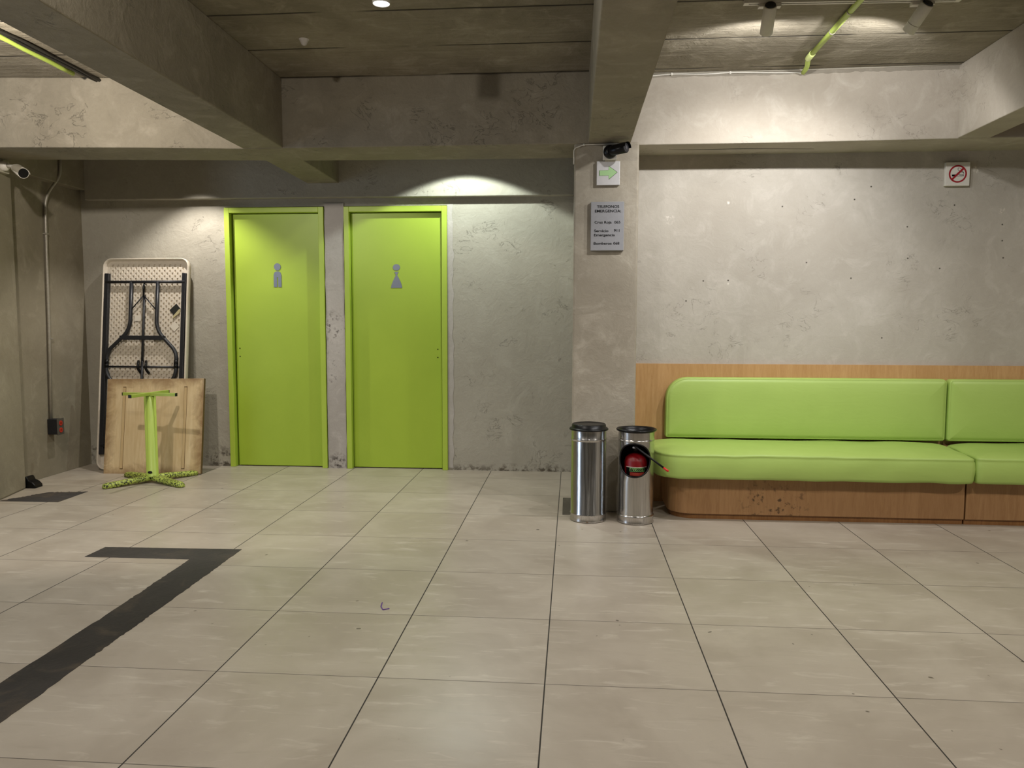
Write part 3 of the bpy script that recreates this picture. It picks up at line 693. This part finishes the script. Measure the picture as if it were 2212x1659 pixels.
nb = 24; s0, s1 = half, 2 * PI * RB - half
m.rings([[cyl(s0 + (s1 - s0) * k / nb, z) for k in range(nb + 1)] for z in (z0, z1)], False, False, True, closed=False)
m.lathe([(.1140, .520), (.1158, .526), (.1158, .534), (.1140, .540)], B2, 64) if False else None
body = mesh_obj('body', m, M_steel, b2)
def bandring(name, za, r0=.1130, r1=.1165, h=.014):
    mesh_obj(name, MB().lathe([(r0, za), (r1, za + h * .35), (r1, za + h * .65), (r0, za + h)], B2, 64), M_steel, b2)
bandring('ridge', .524)
th0, th1 = -PI / 2 + CXA / RB + math.radians(64), 1.5 * PI + CXA / RB - math.radians(64)
arc = [th0 + (th1 - th0) * k / 40 for k in range(41)]
mesh_obj('inner_wall', MB().rings([[(B2[0] + .110 * math.cos(q), B2[1] + .110 * math.sin(q), z) for q in arc] for z in (.012, .555)], False, False, True, closed=False), M_hole, b2)
mesh_obj('inner_floor', MB().lathe([(.0001, .011), (.111, .011)], B2, 48), M_hole, b2)
loop = [cyl((HAc + .002) * math.cos(2 * PI * k / 64), HZ + (HB + .002) * math.sin(2 * PI * k / 64), RB + .001) for k in range(65)]
mesh_obj('opening_trim', MB().tube(loop, .005, 8, caps=False), M_black, b2)
mesh_obj('rim', MB().lathe([(.112, .583), (.1255, .590), (.1285, .597), (.1255, .602), (.116, .600), (.108, .590), (.104, .565), (.0001, .560)], B2, 64), M_black, b2)

fe = thing('fire_extinguisher', (*B2, .012), 'red fire extinguisher standing inside the steel cylinder, black hose out', 'fire extinguisher')
mesh_obj('tank', MB().lathe([(.0001, .013), (.068, .014), (.074, .03), (.074, .392), (.066, .417), (.045, .437), (.02, .446), (.0001, .447)], B2, 48), M_red, fe)
mesh_obj('valve', MB().lathe([(.0001, .44), (.022, .44), (.024, .50), (.018, .515), (.018, .535), (.0001, .54)], B2, 24), M_black, fe)
def wrap(name, s0, s1, z0, z1, r, mat, par): 
    n = 16; return mesh_obj(name, MB().rings([[(B2[0] + r * math.cos(-PI / 2 + s / .074), B2[1] + r * math.sin(-PI / 2 + s / .074), z) for s in [s0 + (s1 - s0) * k / n for k in range(n + 1)]] for z in (z0, z1)], False, False, True, closed=False), mat, par)
lb = wrap('label', -.075, .075, .250, .360, .0745, M_ink, fe)
wrap('label_edge', -.078, .078, .360, .3638, .0748, M_stickw, lb)
wrap('label_band', -.047, .056, .334, .3575, .0748, M_label, lb); wrap('label_stripe', -.045, .05, .308, .329, .0748, M_labelr, lb)
tm = text_mesh('BLUSSER', -.043, .052, .338, .0155, 0, .03)
tm.v = [Vector((B2[0] + .0752 * math.cos(-PI / 2 + (v.x + (v.z - .338) * .25) / .074), B2[1] + .0752 * math.sin(-PI / 2 + (v.x + (v.z - .338) * .25) / .074), v.z)) for v in tm.v]
mesh_obj('lettering', tm, M_ink, lb, recalc=False)
h0, h1, h2 = Vector((.482, 2.185, .502)), Vector((.650, 2.085, .388)), Vector((.678, 2.07, .369))
mesh_obj('hose', MB().tube([(.487, 2.24, .522), h0, h0.lerp(h1, .5), h1], .0062, 12), M_black, fe)
mesh_obj('nozzle_tip', MB().tube([h1, h2], .0068, 12), M_redt, fe)
mesh_obj('hose_clip', MB().lathe([(.0001, -.006), (.010, -.004), (.011, .004), (.0001, .008)], seg=16, M=Matrix.Translation((.478, 2.196, .492))), M_alug, fe)

# ------------------------------------------------------------------ ceiling fittings
YT = 1.455
tr = thing('track_rail', (1.45, YT, ZC), 'white track rail on the ceiling above the bench', 'track light')
M = Matrix.Translation((1.457, YT + .005, ZC)) @ Matrix.Rotation(math.atan2(.03, 1.0), 4, 'Z')
mesh_obj('rail', MB().box(-.505, .505, -.017, -.006, -.020, 0, M=M).box(-.505, .505, .006, .017, -.020, 0, M=M), M_white, tr)
mesh_obj('rail_groove', MB().box(-.50, .50, -.006, .006, -.012, 0, M=M), M_ink, tr)
for sx in (-1, 1): mesh_obj('end_cap', MB().box(*sorted((sx * .505, sx * .53)), -.018, .018, -.021, 0, M=M), M_white, tr, bevel=.002)
def track_head(px, py, dirv, power, label, ring):
    t = thing('track_spotlight', (px, py, ZC - .022), label, 'spotlight', 'track spotlights')
    d = Vector(dirv).normalized()
    mesh_obj('adapter', MB().box(px - .055, px + .055, py - .017, py + .017, ZC - .038, ZC - .021), M_white, t, bevel=.002)
    top = Vector((px, py, ZC - .055)); 
    mesh_obj('arm', MB().tube([(px, py, ZC - .038), top], .008, 12), M_white, t)
    a = top + Vector((0, 0, -.012)) - d * .045; b = a + d * .150
    o = mesh_obj('lamp_body', MB().tube([a, a + d * .004, b - d * .001, b], [.030, .032, .032, .031], 32), M_white, t)
    mesh_obj('rear_cap', MB().tube([a - d * .006, a + d * .0005], [.024, .027], 28), M_blackm, o)
    if ring: mesh_obj('seam_ring', MB().tube([b - d * .045, b - d * .042], .0325, 32), M_whited, o)
    mesh_obj('lens', MB().tube([b, b + d * .0015], .027, 28), M_spotglow, o)
    spot('track_lamp', b + d * .02, b + d * 1.0, power * .42, 158, .25, PURE, .02)
    spot('track_lamp_core', b + d * .02, b + d + Vector((0, 0, -.12)), power * .85, 95, .9, PURE, .02)
    return t
track_head(1.055, YT - .005, (.07, .80, -.62), 66, 'white cylinder spotlight at the left end of the track', False)
track_head(1.805, YT + .025, (-.28, .72, -.62), 60, 'white cylinder spotlight at the right end of the track', True)
dl = thing('downlight', (-.83, 1.09, ZC), 'small white cylinder downlight glowing on the ceiling', 'ceiling light')
mesh_obj('housing', MB().lathe([(.0001, ZC), (.042, ZC), (.042, 2.778), (.040, 2.776), (.038, 2.780), (.038, 2.79)], (-.83, 1.09), 40), M_white, dl)
mesh_obj('lens', MB().lathe([(.0385, 2.783), (.0001, 2.781)], (-.83, 1.09), 40), M_lampglow, dl)
spot('downlight_lamp', (-.83, 1.09, 2.765), (-.83, 1.09, 0), 40, 120, .5, NEUT, .03)

# conduit on the ceiling, right bay
gp = thing('ceiling_conduit', (1.49, 1.6, ZC), 'lime green conduit along the ceiling above the bench', 'pipe')
mesh_obj('pipe', MB().tube([(1.492, -1.5, 2.866), (1.492, 1.2, 2.866), (1.489, 2.20, 2.866)], .0155, 14), M_greenpipe, gp)
mesh_obj('pipe_end', MB().tube(fillet([(1.489, 2.21, 2.866), (1.489, 2.28, 2.864), (1.525, 2.42, 2.858), (1.53, 2.515, 2.855)], .05), .0145, 14), M_greenpipe, gp)
tag(mesh_obj('coupling', MB().tube([(1.489, 2.19, 2.866), (1.489, 2.20, 2.866), (1.490, 2.275, 2.865), (1.491, 2.29, 2.864)], [.0165, .0195, .0195, .0165], 14), plain('clear_coupling', srgb(206, 220, 140), .25), gp), 'pale glossy coupling')
for y in (1.575, 1.85): mesh_obj('clamp', MB().tube([(1.491, y - .006, 2.866), (1.491, y + .006, 2.866)], .0172, 14), M_galv, gp)
# cables in the left bay
lh = thing('cable_bundle', (-3.08, 1.5, ZC), 'dark cables and a green pipe along the ceiling at far left', 'cable')
def wavy(x, z, y0, y1, amp, seed, n=24): return [(x + amp * noise.noise((seed, i * .4, 0)), y0 + (y1 - y0) * i / n, z + amp * .5 * noise.noise((seed, i * .4, 7))) for i in range(n + 1)]
tag(mesh_obj('pipe', MB().tube(wavy(-3.115, 2.855, -.5, 2.2, .015, 3), .014, 12), M_greenpipe, lh), 'green pipe')
for k, (dx, dz, r) in enumerate(((.0, 0, .010), (.022, .010, .008), (-.015, .014, .007), (.035, -.002, .006))):
    tag(mesh_obj('cable', MB().tube(wavy(-3.085 + dx, 2.864 + dz * .6, -.5, 2.385, .03, 11 + k * 3), r, 8), M_hose, lh), 'dark cable')
# white cable along the top of the bench beam
wcb = thing('white_cable', (.9, 2.53, 2.87), 'white cable clipped along the top of the bench beam', 'cable')
mesh_obj('cable', MB().tube(fillet([(.44, 2.545, 2.852), (.56, 2.544, 2.862), (.71, 2.543, 2.873), (.94, 2.543, 2.866), (1.08, 2.542, 2.874), (1.26, 2.541, 2.868), (1.50, 2.540, 2.862), (1.545, 2.535, 2.852)], .06), .0042, 8), M_white, wcb)
mesh_obj('thin_cable', MB().tube([(.50, 2.546, 2.878), (1.0, 2.544, 2.877), (1.5, 2.542, 2.879), (2.0, 2.525, 2.880), (2.47, 2.505, 2.880)], .003, 8), M_whited, wcb)
for x, z in ((.71, 2.873), (1.08, 2.874)): mesh_obj('clip', MB().box(x - .006, x + .006, 2.535, 2.552, z - .010, z + .006), M_white, wcb, bevel=.002)
pcb = thing('white_cable', (.27, 2.49, 2.42), 'thin white cable around the top of the center pillar', 'cable')
mesh_obj('cable', MB().tube(fillet([(.085, 2.494, 2.30), (.085, 2.494, 2.400), (.150, 2.486, 2.422), (.40, 2.486, 2.426), (.445, 2.484, 2.436), (.456, 2.484, 2.50)], .02), .0038, 8), M_white, pcb)
for x, z in ((.15, 2.422), (.43, 2.430)): mesh_obj('clip', MB().box(x - .005, x + .005, 2.480, 2.498, z - .007, z + .006), M_white, pcb, bevel=.002)
# dirty skim left along the top of the bench beam
def beam_y(x): return (2.553 - (x - .42) * .005) if x < 1.45 else 2.548 - (x - 1.45) * .036
m = MB(); n = 120; top = []; bot = []
for i in range(n + 1):
    x = .56 + (2.475 - .56) * i / n; h = .030 + .010 * noise.noise((x * 5, 1, 0)) + .006 * noise.noise((x * 24, 2, 0))
    top.append((x, beam_y(x) - .0018, ZC)); bot.append((x, beam_y(x) - .0018, ZC - h))
m.rings([top, bot, [(a, b + .004, c) for a, b, c in bot]], False, False, False, closed=False)
structure('trim_4', m, concrete('grey_skim', srgb(150, 143, 130), srgb(126, 119, 106), srgb(168, 161, 148), .4), 'ragged grey plaster edge along the top of the bright beam')
tag(mesh_obj('plaster_lump', MB().lathe([(.0001, ZC - .035), (.014, ZC - .03), (.022, ZC - .012), (.03, ZC)], (-1.46, 1.81), 14), M_strip), 'small pale plaster lump on the ceiling left of the downlight', 'plaster lump')

# ------------------------------------------------------------------ marks on the floor
def poly_strip(edges, z=.0016, amp=.006, seed=0.0, sub=44):
    pts = []
    for i, (p, q, a) in enumerate(edges):
        for k in range(sub):
            t = k / sub; x = p[0] + (q[0] - p[0]) * t; y = p[1] + (q[1] - p[1]) * t
            nn = (.35 * noise.noise((x * 9 + seed, y * 9, 0)) + .65 * noise.noise((x * 60 + seed, y * 60, 3))) * a * min(1, 6 * t, 6 * (1 - t)); L = math.hypot(q[0] - p[0], q[1] - p[1])
            pts.append((x - (q[1] - p[1]) / L * nn, y + (q[0] - p[0]) / L * nn))
    return MB().prism(pts, .0003, z)
A, Bq, Cq, Dq = (-2.538, 1.443), (-1.756, 1.466), (-1.745, .0), (-1.70, -1.3)
tp = poly_strip([((-2.542, 1.262), (-1.955, 1.268), .003), ((-1.955, 1.268), (-1.93, .6), .012), ((-1.93, .6), (-1.90, -1.3), .016), ((-1.90, -1.3), (-1.69, -1.3), .0), ((-1.69, -1.3), (-1.728, .0), .012), ((-1.728, .0), (-1.735, .58), .016), ((-1.735, .58), (-1.753, 1.466), .012), ((-1.753, 1.466), (-2.538, 1.443), .003), ((-2.538, 1.443), (-2.542, 1.262), .003)])
tag(mesh_obj('floor_marking', tp, M_tape), 'black L shaped strip stuck across the floor tiles at left', 'floor marking')
pt = poly_strip([((-3.523, 2.445), (-3.526, 2.787), .002), ((-3.526, 2.787), (-3.80, 2.74), .03), ((-3.80, 2.74), (-3.965, 2.44), .03), ((-3.965, 2.44), (-3.523, 2.445), .002)])
tag(mesh_obj('floor_patch', pt, M_patch), 'dirty dark patch on the floor beside the left pillar', 'floor patch')
tag(mesh_obj('floor_patch', MB().prism([(.030, 2.405), (.086, 2.41), (.086, 2.90), (.027, 2.90)], .0003, .0014), M_gap), 'narrow grey screed patch on the floor beside the center pillar', 'floor patch')
tag(mesh_obj('pen_mark', MB().tube([(-.766, .725, .002), (-.760, .68, .002), (-.742, .640, .002), (-.716, .655, .002)], .0022, 6), M_purple), 'tiny purple pen scribble on the floor tile', 'pen mark')
# crack under the bench beam
tag(mesh_obj('beam_crack', MB().prism([(.72, 2.70), (.95, 2.712), (1.2, 2.70), (1.42, 2.715), (1.68, 2.745), (1.42, 2.722), (1.2, 2.712), (.95, 2.722)], ZB - .0012, ZB + .001), M_hole), 'thin dark crack under the bright bench beam', 'crack', kind='structure')
